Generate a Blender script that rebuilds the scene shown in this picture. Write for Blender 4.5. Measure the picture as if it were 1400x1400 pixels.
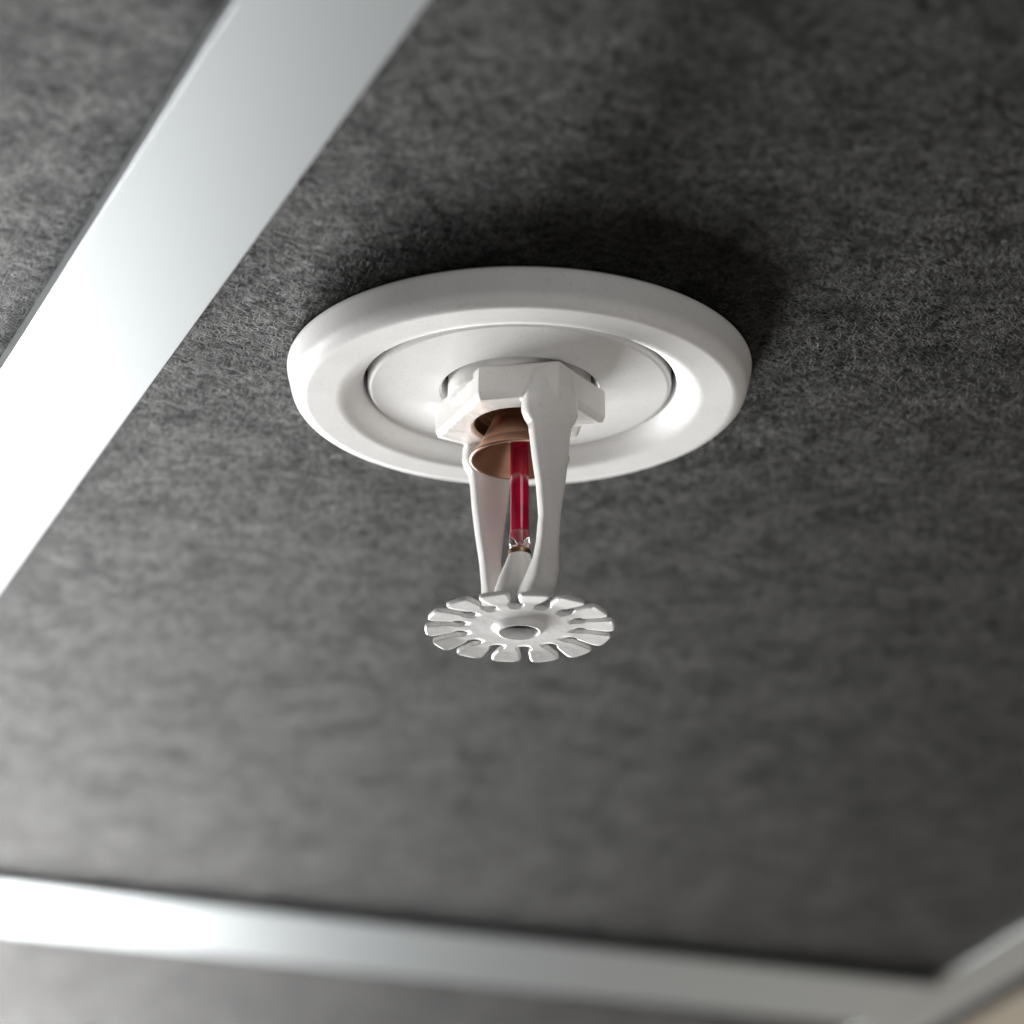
import bpy, bmesh, math, random
from mathutils import Vector, Matrix
random.seed(4)
for o in list(bpy.data.objects):
    bpy.data.objects.remove(o)
C = bpy.context.scene.collection
SC = bpy.context.scene
MM = 0.001
RAD = math.radians

# ---------------------------------------------------------------- camera
F_PX, PITCH, DIST, DROP, CX, YAW = 5643.8, 0.395826, 0.605127, 0.278161, 0.0021876, -0.0055943
cd = bpy.data.cameras.new('camera')
cam = bpy.data.objects.new('camera', cd); C.objects.link(cam)
cd.sensor_width = 36.0; cd.sensor_fit = 'HORIZONTAL'
cd.lens = F_PX / 1400 * 36.0
cd.clip_start = 0.01; cd.clip_end = 50
cam.location = (CX, -DIST, -DROP)
cam.rotation_euler = (math.pi / 2 + PITCH, 0, -YAW)
cd.dof.use_dof = True
cd.dof.focus_distance = 0.652
cd.dof.aperture_fstop = 12.5
cd.dof.aperture_blades = 0
SC.camera = cam

# ---------------------------------------------------------------- world (dim warm room) and the window light
w = bpy.data.worlds.new('World'); SC.world = w; w.use_nodes = True
bg = w.node_tree.nodes['Background']
bg.inputs['Color'].default_value = (1.0, 0.945, 0.91, 1); bg.inputs['Strength'].default_value = 0.09
def area(name, loc, aim, sx, sy, power, col):
    l = bpy.data.lights.new(name, 'AREA'); l.shape = 'RECTANGLE'; l.size = sx; l.size_y = sy
    l.energy = power; l.color = col
    o = bpy.data.objects.new(name, l); C.objects.link(o); o.location = loc
    d = Vector(aim) - Vector(loc); o.rotation_euler = d.to_track_quat('-Z', 'Y').to_euler()
    return o
# the room's window, far to the left beyond the sprinkler, its head a little below the ceiling
area('window_light', (-1.13, 1.54, -0.315), (0, 0, -0.1), 2.0, 0.45, 160, (1.0, 0.995, 0.985))
# added fill: large soft warm light low behind the camera, lifts the shaded whites
area('fill_light', (0.4, -1.7, -1.75), (0, 0, 0), 2.6, 1.8, 17, (1.0, 0.97, 0.945))

SC.view_settings.view_transform = 'Standard'; SC.view_settings.look = 'None'
SC.view_settings.exposure = 0; SC.view_settings.gamma = 1; SC.view_settings.use_curve_mapping = False
SC.cycles.max_bounces = 10
SC.cycles.use_denoising = True

# ---------------------------------------------------------------- material helpers
def new_mat(name):
    m = bpy.data.materials.new(name); m.use_nodes = True
    nt = m.node_tree
    return m, nt, nt.nodes['Principled BSDF']
def N(nt, t, **k):
    n = nt.nodes.new(t)
    for a, v in k.items():
        if a in n.inputs.keys(): n.inputs[a].default_value = v
        else: setattr(n, a, v)
    return n
def mathn(nt, op, a, b=None, clamp=False):
    n = nt.nodes.new('ShaderNodeMath'); n.operation = op; n.use_clamp = clamp
    for i, v in enumerate((a, b)):
        if v is None: continue
        if isinstance(v, (int, float)): n.inputs[i].default_value = v
        else: nt.links.new(v, n.inputs[i])
    return n.outputs[0]
def ramp(nt, src, stops):
    r = nt.nodes.new('ShaderNodeValToRGB')
    el = r.color_ramp.elements
    while len(el) < len(stops): el.new(0.5)
    for e, (p, c) in zip(el, stops):
        e.position = p; e.color = (c, c, c, 1) if isinstance(c, (int, float)) else (*c, 1)
    nt.links.new(src, r.inputs[0])
    return r.outputs[0]

def paint(name, col, rough, spec=0.5, coat=0.0, speckle=0.03, bump=0.02, scale=900, ior=1.5, vary=0.06):
    """sprayed powder paint: faint orange peel, dust specks and slight tone drift"""
    m, nt, b = new_mat(name)
    tc = N(nt, 'ShaderNodeTexCoord')
    n1 = N(nt, 'ShaderNodeTexNoise', Scale=scale, Detail=3.0, Roughness=0.6); nt.links.new(tc.outputs['Object'], n1.inputs['Vector'])
    n2 = N(nt, 'ShaderNodeTexNoise', Scale=70.0, Detail=3.0, Roughness=0.6); nt.links.new(tc.outputs['Object'], n2.inputs['Vector'])
    n3 = N(nt, 'ShaderNodeTexNoise', Scale=1700.0, Detail=2.0, Roughness=0.5); nt.links.new(tc.outputs['Object'], n3.inputs['Vector'])
    sp = ramp(nt, n3.outputs['Fac'], [(0.63, 0.0), (0.68, 1.0)])
    v = mathn(nt, 'SUBTRACT', ramp(nt, n2.outputs['Fac'], [(0.3, 1 - vary), (0.7, 1 + vary * 0.4)]), mathn(nt, 'MULTIPLY', sp, speckle * 2.2))
    mx = N(nt, 'ShaderNodeMix', data_type='RGBA', blend_type='MULTIPLY'); mx.inputs['Factor'].default_value = 1
    mix_in = [s for s in mx.inputs if s.type == 'RGBA']
    mix_in[0].default_value = (*col, 1); nt.links.new(v, mix_in[1])
    nt.links.new([s for s in mx.outputs if s.type == 'RGBA'][0], b.inputs['Base Color'])
    nt.links.new(ramp(nt, n2.outputs['Fac'], [(0.3, rough * (1 - vary)), (0.7, rough * (1 + vary))]), b.inputs['Roughness'])
    b.inputs['IOR'].default_value = ior
    b.inputs['Specular IOR Level'].default_value = spec
    b.inputs['Coat Weight'].default_value = coat; b.inputs['Coat Roughness'].default_value = 0.15
    bp = N(nt, 'ShaderNodeBump', Strength=bump, Distance=0.0004)
    hg = mathn(nt, 'ADD', n1.outputs['Fac'], mathn(nt, 'ADD', mathn(nt, 'MULTIPLY', sp, speckle * 40), mathn(nt, 'MULTIPLY', n2.outputs['Fac'], 2.0)))
    nt.links.new(hg, bp.inputs['Height']); nt.links.new(bp.outputs[0], b.inputs['Normal'])
    return m

def metal(name, col, rough, bump=0.03, brushed=False, metallic=1.0):
    m, nt, b = new_mat(name)
    tc = N(nt, 'ShaderNodeTexCoord'); mp = N(nt, 'ShaderNodeMapping'); nt.links.new(tc.outputs['Object'], mp.inputs[0])
    if brushed: mp.inputs['Scale'].default_value = (1.0, 6.0, 1.0); mp.inputs['Rotation'].default_value = (0, 0, 0.5)
    n1 = N(nt, 'ShaderNodeTexNoise', Scale=420.0, Detail=5.0, Roughness=0.65); nt.links.new(mp.outputs[0], n1.inputs['Vector'])
    b.inputs['Metallic'].default_value = metallic
    lo = tuple(c * 0.86 for c in col)
    nt.links.new(ramp(nt, n1.outputs['Fac'], [(0.3, lo), (0.65, col)]), b.inputs['Base Color'])
    nt.links.new(ramp(nt, n1.outputs['Fac'], [(0.3, rough * 1.25), (0.7, rough * 0.8)]), b.inputs['Roughness'])
    bp = N(nt, 'ShaderNodeBump', Strength=bump, Distance=0.0003)
    nt.links.new(n1.outputs['Fac'], bp.inputs['Height']); nt.links.new(bp.outputs[0], b.inputs['Normal'])
    return m

def felt(name, off):
    """dark grey board faced with matted glass fibres"""
    m, nt, b = new_mat(name)
    tc = N(nt, 'ShaderNodeTexCoord')
    base = N(nt, 'ShaderNodeMapping'); base.inputs['Location'].default_value = off
    nt.links.new(tc.outputs['Object'], base.inputs[0])
    # low frequency warp, so that the fibres curl
    wn = N(nt, 'ShaderNodeTexNoise', Scale=300.0, Detail=1.0); nt.links.new(base.outputs[0], wn.inputs['Vector'])
    wv = N(nt, 'ShaderNodeVectorMath', operation='SUBTRACT'); nt.links.new(wn.outputs['Color'], wv.inputs[0]); wv.inputs[1].default_value = (0.5, 0.5, 0.5)
    ws = N(nt, 'ShaderNodeVectorMath', operation='SCALE'); nt.links.new(wv.outputs[0], ws.inputs[0]); ws.inputs['Scale'].default_value = 0.0011
    wa = N(nt, 'ShaderNodeVectorMath', operation='ADD'); nt.links.new(base.outputs[0], wa.inputs[0]); nt.links.new(ws.outputs[0], wa.inputs[1])
    acc = None
    for k, (ang, sc) in enumerate([(8, 1.0), (47, 1.15), (83, 0.9), (118, 1.1), (152, 1.0), (28, 0.8), (100, 1.3)]):
        mp = N(nt, 'ShaderNodeMapping', vector_type='TEXTURE')
        mp.inputs['Rotation'].default_value = (0, 0, RAD(ang)); mp.inputs['Location'].default_value = (0.37 * k, 0.11 * k, 0.0)
        nt.links.new(wa.outputs[0], mp.inputs[0])
        st = N(nt, 'ShaderNodeVectorMath', operation='MULTIPLY'); nt.links.new(mp.outputs[0], st.inputs[0])
        st.inputs[1].default_value = (400 * sc, 4600 * sc, 400)
        nn = N(nt, 'ShaderNodeTexNoise', Scale=1.0, Detail=0.0); nt.links.new(st.outputs[0], nn.inputs['Vector'])
        f = ramp(nt, nn.outputs['Fac'], [(0.63, 0.0), (0.74, 1.0)])
        acc = f if acc is None else mathn(nt, 'MAXIMUM', acc, f)
    gr = N(nt, 'ShaderNodeTexNoise', Scale=2300.0, Detail=2.0, Roughness=0.7); nt.links.new(base.outputs[0], gr.inputs['Vector'])
    blot = N(nt, 'ShaderNodeTexNoise', Scale=470.0, Detail=4.0, Roughness=0.6); nt.links.new(base.outputs[0], blot.inputs['Vector'])
    big = N(nt, 'ShaderNodeTexNoise', Scale=105.0, Detail=4.0, Roughness=0.6); nt.links.new(base.outputs[0], big.inputs['Vector'])
    bl = ramp(nt, blot.outputs['Fac'], [(0.30, 0.48), (0.70, 1.55)])
    bb = ramp(nt, big.outputs['Fac'], [(0.32, 0.58), (0.68, 1.42)])
    mot = mathn(nt, 'MULTIPLY', bl, bb)
    fib = mathn(nt, 'MULTIPLY', acc, mot)
    val = mathn(nt, 'ADD', mathn(nt, 'MULTIPLY', mot, 0.0025),
                mathn(nt, 'ADD', mathn(nt, 'MULTIPLY', fib, FIB), mathn(nt, 'MULTIPLY', ramp(nt, gr.outputs['Fac'], [(0.35, 0.0), (0.7, 1.0)]), 0.0012)))
    # a hint of warm and cool fibres
    hue = N(nt, 'ShaderNodeTexNoise', Scale=260.0, Detail=2.0); nt.links.new(base.outputs[0], hue.inputs['Vector'])
    tint = ramp(nt, hue.outputs['Fac'], [(0.36, (0.99, 0.98, 1.02)), (0.5, (1.0, 1.0, 0.94)), (0.64, (1.0, 0.99, 0.88))])
    vm = N(nt, 'ShaderNodeVectorMath', operation='SCALE'); nt.links.new(tint, vm.inputs[0]); nt.links.new(val, vm.inputs['Scale'])
    nt.links.new(vm.outputs[0], b.inputs['Base Color'])
    b.inputs['Roughness'].default_value = FELT_ROUGH; b.inputs['IOR'].default_value = 1.116; b.inputs['Specular Tint'].default_value = (1.0, 1.0, 0.95, 1)
    nt.links.new(mathn(nt, 'ADD', mathn(nt, 'MULTIPLY', mot, FELT_SPEC), mathn(nt, 'MULTIPLY', fib, 0.7)), b.inputs['Specular IOR Level'])
    hgt = mathn(nt, 'ADD', mathn(nt, 'MULTIPLY', acc, 0.7), mathn(nt, 'MULTIPLY', gr.outputs['Fac'], 0.5))
    bp = N(nt, 'ShaderNodeBump', Strength=0.6, Distance=0.00016)
    nt.links.new(hgt, bp.inputs['Height']); nt.links.new(bp.outputs[0], b.inputs['Normal'])
    return m
FIB, FELT_ROUGH, FELT_SPEC = 0.012, 0.5, 0.2

M_PLATE = paint('white_powder_paint', (0.785, 0.785, 0.78), 0.46, 0.5, 0.0, 0.05, 0.05, 900, 1.26)
M_FRAME = paint('white_cast_paint', (0.78, 0.77, 0.75), 0.36, 0.5, 0.0, 0.025, 0.28, 300, 1.4)
M_DEFL = paint('deflector_paint', (0.78, 0.78, 0.775), 0.34, 0.5, 0.0, 0.06, 0.14, 600, 1.5, 0.12)
M_BAR = paint('bar_satin_paint', (0.06, 0.0625, 0.065), 0.385, 0.5, 0.0, 0.0, 0.0, 900, 4.4, 0.0)
M_BAR.node_tree.nodes['Principled BSDF'].inputs['Specular Tint'].default_value = (0.93, 0.98, 1.0, 1)
M_COPPER = metal('copper', (0.47, 0.275, 0.19), 0.38, 0.01)
M_BRONZE = metal('dull_bronze', (0.30, 0.20, 0.14), 0.42, 0.01)
M_BRASS = metal('brass', (0.34, 0.23, 0.13), 0.40)
M_STEEL = metal('hole_shade_steel', (0.07, 0.07, 0.07), 0.45)  # near black: the shade of the deep hub hole is put into the colour
M_FELT = [felt('fibre_board_%d' % i, (0.31 * i, 0.17 * i, 0.0)) for i in range(2)]

def red_mat():
    m, nt, b = new_mat('red_liquid_glass')
    tc = N(nt, 'ShaderNodeTexCoord')
    n1 = N(nt, 'ShaderNodeTexNoise', Scale=150.0, Detail=2.0); nt.links.new(tc.outputs['Object'], n1.inputs['Vector'])
    nt.links.new(ramp(nt, n1.outputs['Fac'], [(0.35, (0.28, 0.002, 0.026)), (0.65, (0.56, 0.006, 0.052))]), b.inputs['Base Color'])
    b.inputs['Roughness'].default_value = 0.08
    b.inputs['Transmission Weight'].default_value = 0.28; b.inputs['IOR'].default_value = 1.45
    b.inputs['Coat Weight'].default_value = 1.0; b.inputs['Coat Roughness'].default_value = 0.03
    return m
def glass_mat():
    m, nt, b = new_mat('clear_glass')
    tc = N(nt, 'ShaderNodeTexCoord')
    n1 = N(nt, 'ShaderNodeTexNoise', Scale=700.0, Detail=2.0); nt.links.new(tc.outputs['Object'], n1.inputs['Vector'])
    b.inputs['Base Color'].default_value = (0.95, 0.94, 0.93, 1)
    nt.links.new(ramp(nt, n1.outputs['Fac'], [(0.4, 0.0), (0.7, 0.05)]), b.inputs['Roughness'])
    b.inputs['Transmission Weight'].default_value = 0.93; b.inputs['IOR'].default_value = 1.47
    return m
M_RED, M_GLASS = red_mat(), glass_mat()
M_WALL = paint('tan_wall_paint', (0.085, 0.072, 0.055), 0.7, 0.3, 0, 0.0, 0.1, 300)
M_SLAB = paint('light_block_grey', (0.03, 0.03, 0.03), 0.9, 0.1, 0, 0, 0)  # for the unseen slab that blocks light above the panels

# ---------------------------------------------------------------- object helpers
def link(name, me, mat, parent=None, smooth=True):
    o = bpy.data.objects.new(name, me); C.objects.link(o)
    if mat: me.materials.append(mat)
    if parent: o.parent = parent
    if smooth:
        for p in me.polygons: p.use_smooth = True
    return o
def from_bm(name, bm, mat, parent=None, smooth=True):
    bmesh.ops.recalc_face_normals(bm, faces=bm.faces[:])
    me = bpy.data.meshes.new(name); bm.to_mesh(me); bm.free()
    return link(name, me, mat, parent, smooth)

def fillet(pts, n=7):
    """polyline of (r, z[, radius]) in mm -> the same with rounded corners"""
    out = []
    for i, p in enumerate(pts):
        rad = p[2] if len(p) > 2 else 0
        if rad <= 0 or i in (0, len(pts) - 1):
            out.append((p[0], p[1])); continue
        P = Vector(p[:2]); A = Vector(pts[i - 1][:2]) - P; B = Vector(pts[i + 1][:2]) - P
        la, lb = A.length, B.length; A.normalize(); B.normalize()
        ang = A.angle(B)
        if ang > math.pi - 0.02: out.append(tuple(P)); continue
        t = min(rad / math.tan(ang / 2), la * 0.48, lb * 0.48)
        rr = t * math.tan(ang / 2)
        c = P + (A + B).normalized() * (rr / math.sin(ang / 2))
        s = P + A * t - c; e = P + B * t - c
        tot = s.angle(e); sg = 1 if s.x * e.y - s.y * e.x > 0 else -1
        for k in range(n + 1):
            a = sg * tot * k / n
            out.append((c.x + s.x * math.cos(a) - s.y * math.sin(a), c.y + s.x * math.sin(a) + s.y * math.cos(a)))
    # short runs beside each corner keep the shading flat on flats
    res = [out[0]]
    for a, b in zip(out, out[1:]):
        d = math.hypot(b[0] - a[0], b[1] - a[1])
        if d > 0.8:
            for f in (0.12 / d, 1 - 0.12 / d): res.append((a[0] + (b[0] - a[0]) * f, a[1] + (b[1] - a[1]) * f))
        res.append(b)
    return res
def lathe_bm(bm, prof, n=128, centre=(0, 0)):
    rings = []
    for r, z in prof:
        if abs(r) < 1e-6:
            rings.append([bm.verts.new((centre[0] * MM, centre[1] * MM, z * MM))])
        else:
            rings.append([bm.verts.new(((centre[0] + r * math.cos(2 * math.pi * k / n)) * MM, (centre[1] + r * math.sin(2 * math.pi * k / n)) * MM, z * MM)) for k in range(n)])
    for a, b in zip(rings, rings[1:]):
        for k in range(n):
            k2 = (k + 1) % n
            if len(a) == 1 and len(b) == 1: continue
            if len(a) == 1: bm.faces.new((a[0], b[k], b[k2]))
            elif len(b) == 1: bm.faces.new((a[k], b[0], a[k2]))
            else: bm.faces.new((a[k], b[k], b[k2], a[k2]))
def lathe(name, prof, mat, parent, n=128):
    bm = bmesh.new(); lathe_bm(bm, prof, n); return from_bm(name, bm, mat, parent)

GA = RAD(-20.6)                                   # the ceiling grid runs 20.6 degrees off the view
EV = Vector((math.sin(GA), math.cos(GA), 0)); NV = Vector((math.cos(GA), -math.sin(GA), 0))
GRID = Matrix(((NV.x, EV.x, 0, 0), (NV.y, EV.y, 0, 0), (0, 0, 1, 0), (0, 0, 0, 1)))
def grid_box(name, n0, n1, e0, e1, z0, z1, mat, parent=None, bevel=0.0, tilt=0.0, dz=0.0, yaw=0.0):
    """box in the ceiling grid's own directions (metres)"""
    bm = bmesh.new()
    cx, cy, cz = (n0 + n1) / 2, (e0 + e1) / 2, (z0 + z1) / 2
    bmesh.ops.create_cube(bm, size=1)
    for v in bm.verts: v.co = Vector((v.co.x * (n1 - n0), v.co.y * (e1 - e0), v.co.z * (z1 - z0)))
    if bevel: bmesh.ops.bevel(bm, geom=bm.edges[:], offset=bevel, segments=3, affect='EDGES', profile=0.5)
    o = from_bm(name, bm, mat, parent, smooth=False)
    o.matrix_local = GRID @ Matrix.Translation((cx, cy, cz + dz)) @ Matrix.Rotation(yaw, 4, 'Z') @ Matrix.Rotation(tilt, 4, 'Y')
    return o

# ---------------------------------------------------------------- the ceiling
ceil = bpy.data.objects.new('ceiling', None); C.objects.link(ceil)
ceil['kind'] = 'structure'; ceil['label'] = 'dark grey fibre board panels of a suspended ceiling'
B0, B1 = -0.0802, -0.0562      # left bar, n
E0, E1 = 0.2938, 0.3265        # far bar, e
R0, R1 = 0.2163, 0.2328        # right bar, n
WALL = 0.2408
BM = (B0 + B1) / 2
G = 0.0006
grid_box('ceiling_panel', BM + 0.0005, R0 + 0.002, -0.32, E0 - 0.0003, 0, 0.015, M_FELT[0], ceil, 0.0005)
grid_box('ceiling_panel', B0 - 0.60, BM - 0.0005, -0.42, E0 - 0.0003, 0, 0.015, M_FELT[1], ceil, 0.0005)
grid_box('ceiling_panel', BM + 0.0005, R0 + 0.002, E1 + 0.0003, E1 + 0.30, 0, 0.015, M_FELT[1], ceil, 0.0005)
grid_box('ceiling_panel', B0 - 0.60, BM - 0.0005, E1 + 0.0003, E1 + 0.30, 0, 0.015, M_FELT[0], ceil, 0.0005)
grid_box('ceiling_panel', R1 + 0.0003, WALL - 0.0005, -0.42, E1 + 0.30, 0, 0.015, M_FELT[0], ceil, 0.0005)
grid_box('light_block_slab', B0 - 0.60, WALL, -0.42, E1 + 0.30, 0.0155, 0.03, M_SLAB, ceil)  # unseen, added to keep world light out of the gaps between panels
def bar(n0, n1, e0, e1, label, bev=0.0004, tilt=0.0, dz=0.0, yaw=0.0, top=0.0120):
    o = grid_box('ceiling_bar', n0, n1, e0, e1, -0.0028, top, M_BAR, None, bev, tilt, dz, yaw)
    o['label'] = label; o['category'] = 'ceiling bar'; o['group'] = 'pale metal bars between the ceiling panels'
    return o
bar(B0 + 0.0017, B1 + 0.0017, -0.42, E0 - 0.0014, 'wide white satin ceiling bar running diagonally across the upper left corner', 0.00006, 0, 0.0003, RAD(0.6), -0.0003)
# this one sits a little low at its right end
bar(-0.36, R0 - 0.0002, 0.2936, 0.3315, 'blurred ceiling bar crossing behind the sprinkler, bright white fading to grey', 0.0006, RAD(0.26), 0.0020)
bar(R0, R1, -0.42, E1 + 0.30, 'narrow dull grey ceiling bar in the corner beside the tan wall', 0.00008, 0, 0.0025)
wall = grid_box('wall', 0.85, 0.95, -0.6, 3.2, -1.4, 1.3, M_WALL)
wall['kind'] = 'structure'; wall['label'] = 'tan painted wall showing beyond the ceiling edge past the narrow grey bar'

# ---------------------------------------------------------------- the sprinkler
S = bpy.data.objects.new('fire_sprinkler', None); C.objects.link(S)
S['label'] = 'white pendent fire sprinkler with red glass bulb and toothed disc, hanging from dark ceiling panel'
S['category'] = 'fire sprinkler'

lathe('escutcheon', fillet([(34.5, 0.0), (37.45, -0.05, 0.4), (37.35, -0.9, 0.6), (36.2, -5.85, 2.6), (27.9, -5.75, 4.5), (25.15, -3.3, 0.9), (24.95, -0.6), (24.95, 0.4)], 9), M_PLATE, S, 192)
lathe('cup', fillet([(24.45, -0.4), (24.45, -3.95, 0.75), (12.6, -4.05, 0.45), (12.35, -2.0), (12.35, -0.4)], 7), M_PLATE, S, 160)
lathe('threaded_body', fillet([(11.5, -0.5), (11.5, -6.2, 0.2), (10.4, -6.2)]), M_FRAME, S, 96)

# frame: hexagonal wrench boss, two arms and the bridge, one casting
D2 = Vector((0.43, -0.903)).normalized(); T2 = Vector((-D2.y, D2.x))
HEX = [(13.9, -1.0), (10.2, -0.2), (9.7, 4.6), (4.5, 10.2), (-6.4, 11.6), (-9.4, 7.6), (-13.7, 4.7), (-6.4, -10.9), (6.4, -13.0)]
def hex_r(a):
    """distance from the axis to the outline of the wrench boss in direction a"""
    best = 1e9; d = Vector((math.cos(a), math.sin(a)))
    for i in range(len(HEX)):
        p = Vector(HEX[i]); q = Vector(HEX[(i + 1) % len(HEX)]); e = q - p
        den = d.x * e.y - d.y * e.x
        if abs(den) < 1e-9: continue
        t = (p.x * e.y - p.y * e.x) / den; u = (p.x * d.y - p.y * d.x) / den
        if t > 0 and -1e-6 <= u <= 1 + 1e-6: best = min(best, t)
    return best
bm = bmesh.new()
NH = 240
def hexring(z, off):
    return [bm.verts.new(((hex_r(2 * math.pi * k / NH) - off) * math.cos(2 * math.pi * k / NH) * MM, (hex_r(2 * math.pi * k / NH) - off) * math.sin(2 * math.pi * k / NH) * MM, z * MM)) for k in range(NH)]
def circring(z, r):
    return [bm.verts.new((r * math.cos(2 * math.pi * k / NH) * MM, r * math.sin(2 * math.pi * k / NH) * MM, z * MM)) for k in range(NH)]
rings = [circring(-4.7, 0.02), hexring(-4.7, 0.3), hexring(-5.0, 0.0), hexring(-9.3, 0.0), hexring(-10.4, 0.5), circring(-10.5, 7.6), circring(-10.1, 7.25), circring(-6.6, 7.2), circring(-6.6, 0.02)]
for a, b in zip(rings, rings[1:]):
    for k in range(NH):
        bm.faces.new((a[k], b[k], b[(k + 1) % NH], a[(k + 1) % NH]))
bm.faces.new(rings[0]); bm.faces.new(rings[-1])
def loft(bm, secs, sgn, n=40, ex=3.2):
    prev = None
    for z, r, hr, ht in secs:
        ring = []
        for k in range(n):
            a = 2 * math.pi * k / n; c, s = math.cos(a), math.sin(a)
            u = math.copysign(abs(c) ** (2 / ex), c) * hr; v = math.copysign(abs(s) ** (2 / ex), s) * ht
            p = D2 * (sgn * (r + u)) + T2 * v
            ring.append(bm.verts.new((p.x * MM, p.y * MM, z * MM)))
        if prev is None: bm.faces.new(ring)
        else:
            for k in range(n): bm.faces.new((prev[k], ring[k], ring[(k + 1) % n], prev[(k + 1) % n]))
        prev = ring
    bm.faces.new(prev)
ARM = [(-6.0, 11.2, 1.9, 3.4), (-8.5, 11.3, 2.3, 4.0), (-10.5, 11.2, 2.5, 4.5), (-12.6, 11.2, 2.4, 4.6), (-13.8, 11.2, 2.2, 4.2), (-14.9, 11.2, 2.0, 3.5), (-17, 11.2, 1.9, 3.2), (-20, 11.3, 1.9, 2.9),
       (-25, 11.4, 1.8, 2.2), (-30, 11.0, 1.65, 1.6), (-34, 10.2, 1.75, 1.6), (-36.5, 9.5, 2.1, 1.8), (-38.5, 8.3, 3.0, 2.1), (-40.3, 6.5, 4.2, 2.3), (-41.8, 4.5, 4.5, 2.4)]
for sgn in (1, -1): loft(bm, ARM, sgn)
lathe_bm(bm, fillet([(0, -32.6), (1.75, -32.6, 0.25), (2.25, -34.0, 1), (3.3, -36.6, 2), (4.2, -39.5, 2), (4.4, -42.6, 0.4), (3.4, -43.6), (0, -43.6)]), 64)
fr = from_bm('frame', bm, M_FRAME, S)
md = fr.modifiers.new('remesh', 'REMESH'); md.mode = 'VOXEL'; md.voxel_size = 0.00019; md.use_smooth_shade = True
ms = fr.modifiers.new('smooth', 'SMOOTH'); ms.factor = 0.5; ms.iterations = 5

# copper button (flared sealing cap) and the washer behind it
lathe('sealing_washer', fillet([(0, -7.4), (5.2, -7.4, 0.3), (5.6, -7.9, 0.3), (6.9, -8.0, 0.4), (7.08, -10.25)]), M_BRONZE, S, 96)
lathe('sealing_cap', fillet([(0, -8.4), (4.1, -8.4, 0.6), (4.5, -10.2, 2.0), (6.6, -14.2, 3), (7.75, -15.75, 0.3), (7.98, -16.05, 0.18), (7.95, -16.45, 0.18), (7.5, -16.4, 0.15), (6.0, -14.2, 2), (3.2, -10.4, 0.6), (0, -10.2)], 6), M_COPPER, S, 128)

# glass bulb
bulb = lathe('glass_bulb', fillet([(0, -10.3), (1.2, -10.3, 0.3), (1.5, -11.5, 0.6), (1.48, -28.6, 0.6), (1.2, -29.3, 0.4), (0.3, -30.7, 0.2), (0, -30.8)]), M_RED, S, 64)
lathe('bulb_tip', fillet([(1.50, -28.8), (1.58, -29.0, 0.2), (1.60, -29.6, 0.8), (1.75, -31.0, 0.3), (1.45, -31.65, 0.3), (0, -31.5)]), M_GLASS, bulb, 64)
lathe('bulb_seat', fillet([(0, -31.75), (1.5, -31.75, 0.2), (1.78, -31.9, 0.2), (1.78, -32.7)]), M_BRASS, S, 64)

# deflector: hub disc with fourteen tines
ZD = -44.2; TH = 0.72; NT = 14; RO = 14.9; RB = 9.7; RH = 1.22; RN = 0.72
STEP = 2 * math.pi / NT; A0 = RAD(86.5)
# outline of one sector between two slot centre lines, as (x, y) about its own axis (the tine points along +x)
def slot_pt(side, r_along, half):            # a point beside the slot on this side of the tine
    a = side * STEP / 2
    ax = Vector((math.cos(a), math.sin(a))); tn = Vector((-ax.y, ax.x)) * (-side)
    return ax * r_along + tn * half
def sector_outline():
    up = []
    for k in range(9):                        # round end of the keyhole, from its inner tip round to the neck
        t = RAD(180 - 140 * k / 8)
        up.append(slot_pt(1, RB + RH * math.cos(t), RH * math.sin(t)))
    up.append(slot_pt(1, RB + 1.7, RN)); up.append(slot_pt(1, 12.6, RN * 0.98)); up.append(slot_pt(1, 13.6, RN * 1.0))
    up.append(slot_pt(1, 14.2, RN * 1.18)); up.append(slot_pt(1, 14.62, RN * 1.65))
    lo = [Vector((p.x, -p.y)) for p in up]
    tip = []
    at = math.atan2(up[-1].y, up[-1].x)
    for k in range(1, 6):
        a = at * (1 - 2 * k / 6); tip.append(Vector((math.cos(a), math.sin(a))) * RO)
    return up, tip, lo
UP, TIP, LO = sector_outline()
BEND = RAD(5.0)
def zt(x, bend=None):                                    # the tines droop a little past the hub
    return -max(0.0, x - 10.6) * math.tan(BEND if bend is None else bend) if x > 10.6 else 0.0
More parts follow.
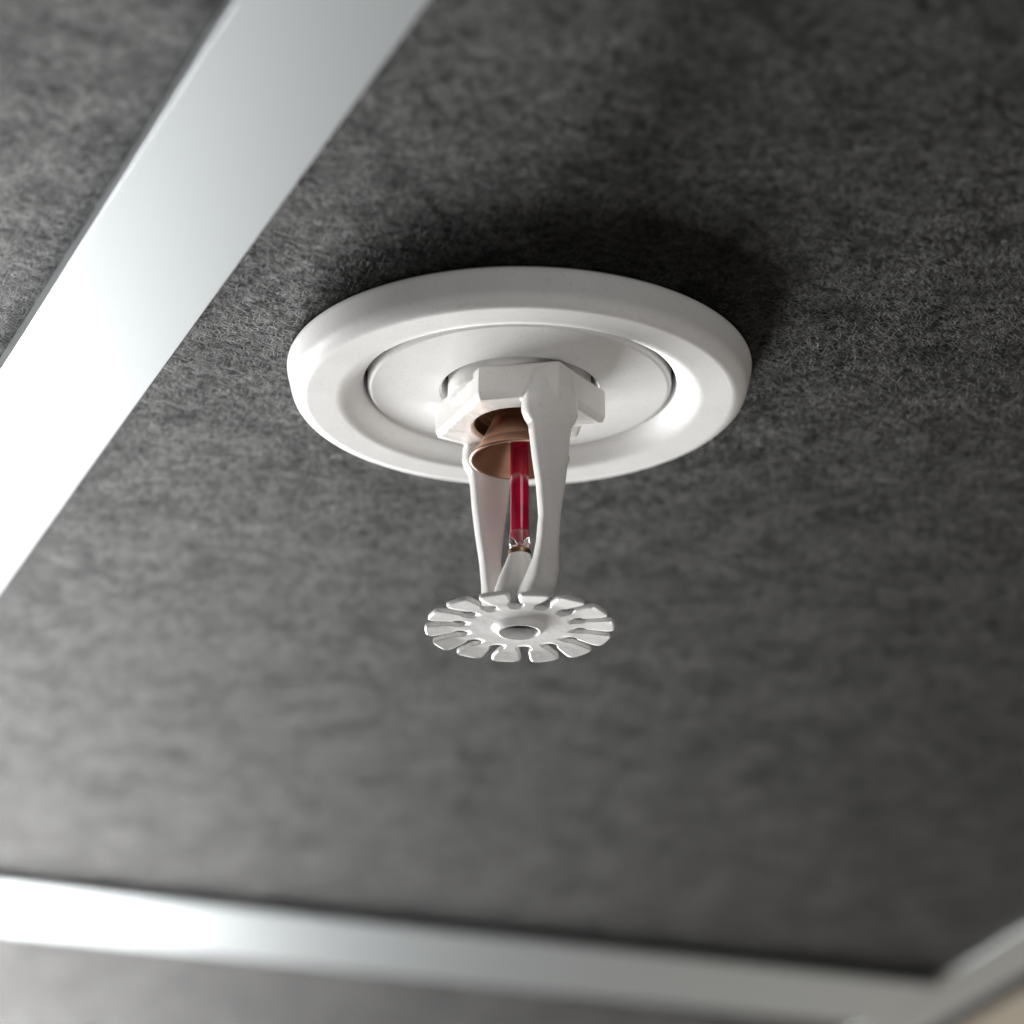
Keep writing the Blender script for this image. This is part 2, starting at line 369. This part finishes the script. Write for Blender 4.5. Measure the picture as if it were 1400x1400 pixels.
# cross cut where the hub ends and the tine begins: the widest point of the round end
KC = 4
def tine_mesh(bend):
    bm = bmesh.new()
    # strips across the tine, lower and upper skins, rounded long edges
    prof = UP[KC:] ; rows = []
    xs = [(p, Vector((p.x, -p.y))) for p in prof]
    rows = [[a + (b - a) * (j / 10) for j in range(11)] for a, b in xs]
    tiprow = [UP[-1] + Vector((0.0, 0.0))] + [t for t in TIP] + [LO[-1]]
    # resample the tip to 11 points
    def resample(pts, n):
        L = [0]
        for a, b in zip(pts, pts[1:]): L.append(L[-1] + (b - a).length)
        out = []
        for j in range(n):
            s = L[-1] * j / (n - 1); i = 0
            while i < len(L) - 2 and L[i + 1] < s: i += 1
            f = (s - L[i]) / max(1e-9, L[i + 1] - L[i]); out.append(pts[i] + (pts[i + 1] - pts[i]) * f)
        return out
    rows[-1] = [UP[-1] + (LO[-1] - UP[-1]) * (j / 10) for j in range(11)]
    tr = resample(tiprow, 11)
    tr[0] = tr[0] + Vector((0.02, 0)); tr[-1] = tr[-1] + Vector((0.02, 0))
    rows.append(tr)
    bev = 0.11
    nR = len(rows)
    grid = {}
    def skin(z0, dz):
        g = []
        for i, row in enumerate(rows):
            gr = []
            for j, p in enumerate(row):
                g_p = p.copy()
                if j == 0: g_p.y -= bev * 0.8
                if j == 10: g_p.y += bev * 0.8
                if i == nR - 1: g_p.x -= bev * 0.9
                gr.append(bm.verts.new((g_p.x * MM, g_p.y * MM, (z0 + zt(p.x, bend)) * MM)))
            g.append(gr)
        for i in range(nR - 1):
            for j in range(10): bm.faces.new((g[i][j], g[i + 1][j], g[i + 1][j + 1], g[i][j + 1]))
        return g
    def loop(g):
        return [g[i][0] for i in range(nR)] + [g[-1][j] for j in range(1, 10)] + [g[i][10] for i in range(nR - 1, -1, -1)]
    lo = skin(-TH, 0); hi = skin(0, 0)
    rim = [[rows[i][0] for i in range(nR)] + [rows[-1][j] for j in range(1, 10)] + [rows[i][10] for i in range(nR - 1, -1, -1)]][0]
    m1 = [bm.verts.new((p.x * MM, p.y * MM, (-TH + bev + zt(p.x, bend)) * MM)) for p in rim]
    m2 = [bm.verts.new((p.x * MM, p.y * MM, (-bev + zt(p.x, bend)) * MM)) for p in rim]
    L0, L1 = loop(lo), loop(hi)
    for a, b in ((L0, m1), (m1, m2), (m2, L1)):
        for k in range(len(a) - 1): bm.faces.new((a[k], a[k + 1], b[k + 1], b[k]))
    bmesh.ops.recalc_face_normals(bm, faces=bm.faces[:])
    me = bpy.data.meshes.new('tine'); bm.to_mesh(me); bm.free()
    return me
def hub_mesh():
    bm = bmesh.new(); bev = 0.11
    out_lo, out_m1, out_m2, out_hi, ang = [], [], [], [], []
    inner = UP[:KC + 1]                       # from the keyhole's inner tip to its widest point
    for s in range(NT):
        c, sn = math.cos(STEP * s), math.sin(STEP * s)
        seq = [Vector((p.x, -p.y)) for p in inner]             # lower slot: tip to widest point
        seq += [Vector((inner[-1].x, -inner[-1].y + (2 * inner[-1].y) * j / 10)) for j in range(1, 10)]
        seq += [p.copy() for p in reversed(inner)]             # upper slot back to its tip
        seq = seq[:-1]
        nI = len(inner)
        for i, p in enumerate(seq):
            edge = i < nI or i >= nI + 9
            q = p.copy()
            if edge:
                # pull the skin back from the slot's rim for the rounding
                side = -1 if i < nI else 1
                a = side * STEP / 2; cc = Vector((math.cos(a), math.sin(a))) * RB
                dv = (p - cc).normalized(); q = p + dv * bev * 0.8
                if i in (nI - 1, nI + 9): q = Vector((p.x, p.y - side * bev * 0.8))
            rot = lambda v: Vector((v.x * c - v.y * sn, v.x * sn + v.y * c))
            P, Q = rot(p), rot(q)
            out_lo.append(bm.verts.new((Q.x * MM, Q.y * MM, -TH * MM)))
            out_hi.append(bm.verts.new((Q.x * MM, Q.y * MM, 0)))
            out_m1.append(bm.verts.new((P.x * MM, P.y * MM, (-TH + bev) * MM)) if edge else None)
            out_m2.append(bm.verts.new((P.x * MM, P.y * MM, (-bev) * MM)) if edge else None)
    n = len(out_lo)
    def ring(r, z):
        vs = []
        for v in out_lo:
            a = math.atan2(v.co.y, v.co.x); vs.append(bm.verts.new((r * math.cos(a) * MM, r * math.sin(a) * MM, z * MM)))
        return vs
    seq = [out_lo, ring(7.6, -TH), ring(4.7, -TH), ring(4.25, -TH - 0.02), ring(4.08, -TH - 0.12), ring(3.6, -TH - 0.72), ring(3.45, -TH - 0.86), ring(3.27, -TH - 0.90),
           ring(3.08, -TH - 0.86), ring(2.98, -TH - 0.7), ring(2.9, 0.9), ring(4.2, 0.0), out_hi]
    for a, b in zip(seq, seq[1:]):
        for k in range(n): bm.faces.new((a[k], b[k], b[(k + 1) % n], a[(k + 1) % n]))
    for k in range(n):
        k2 = (k + 1) % n
        if out_m1[k] and out_m1[k2]:
            for a, b in ((out_lo, out_m1), (out_m1, out_m2), (out_m2, out_hi)): bm.faces.new((a[k], a[k2], b[k2], b[k]))
    bmesh.ops.recalc_face_normals(bm, faces=bm.faces[:])
    me = bpy.data.meshes.new('deflector'); bm.to_mesh(me); bm.free()
    return me
defl = link('deflector', hub_mesh(), M_DEFL, S)
defl.location = (0, 0, ZD * MM); defl.rotation_euler = (0, 0, A0 + STEP / 2)
tine_meshes = [tine_mesh(RAD(v)) for v in (3.2, 5.0, 6.8, 4.2)]     # stamped by hand tools: no two neighbours droop alike
for me in tine_meshes:
    me.materials.append(M_DEFL)
    for p in me.polygons: p.use_smooth = True
for k in range(NT):
    o = bpy.data.objects.new('tine', tine_meshes[(k * 3 + k // 5) % 4]); C.objects.link(o); o.parent = defl
    o.rotation_euler = (RAD(random.uniform(-2.2, 2.2)), 0, STEP * k)
lathe('rivet_screw', fillet([(0, -43.45), (1.2, -43.45, 0.1), (1.3, -43.9, 0.15), (2.80, -44.0, 0.2), (2.84, -43.3)]), M_STEEL, S, 48)
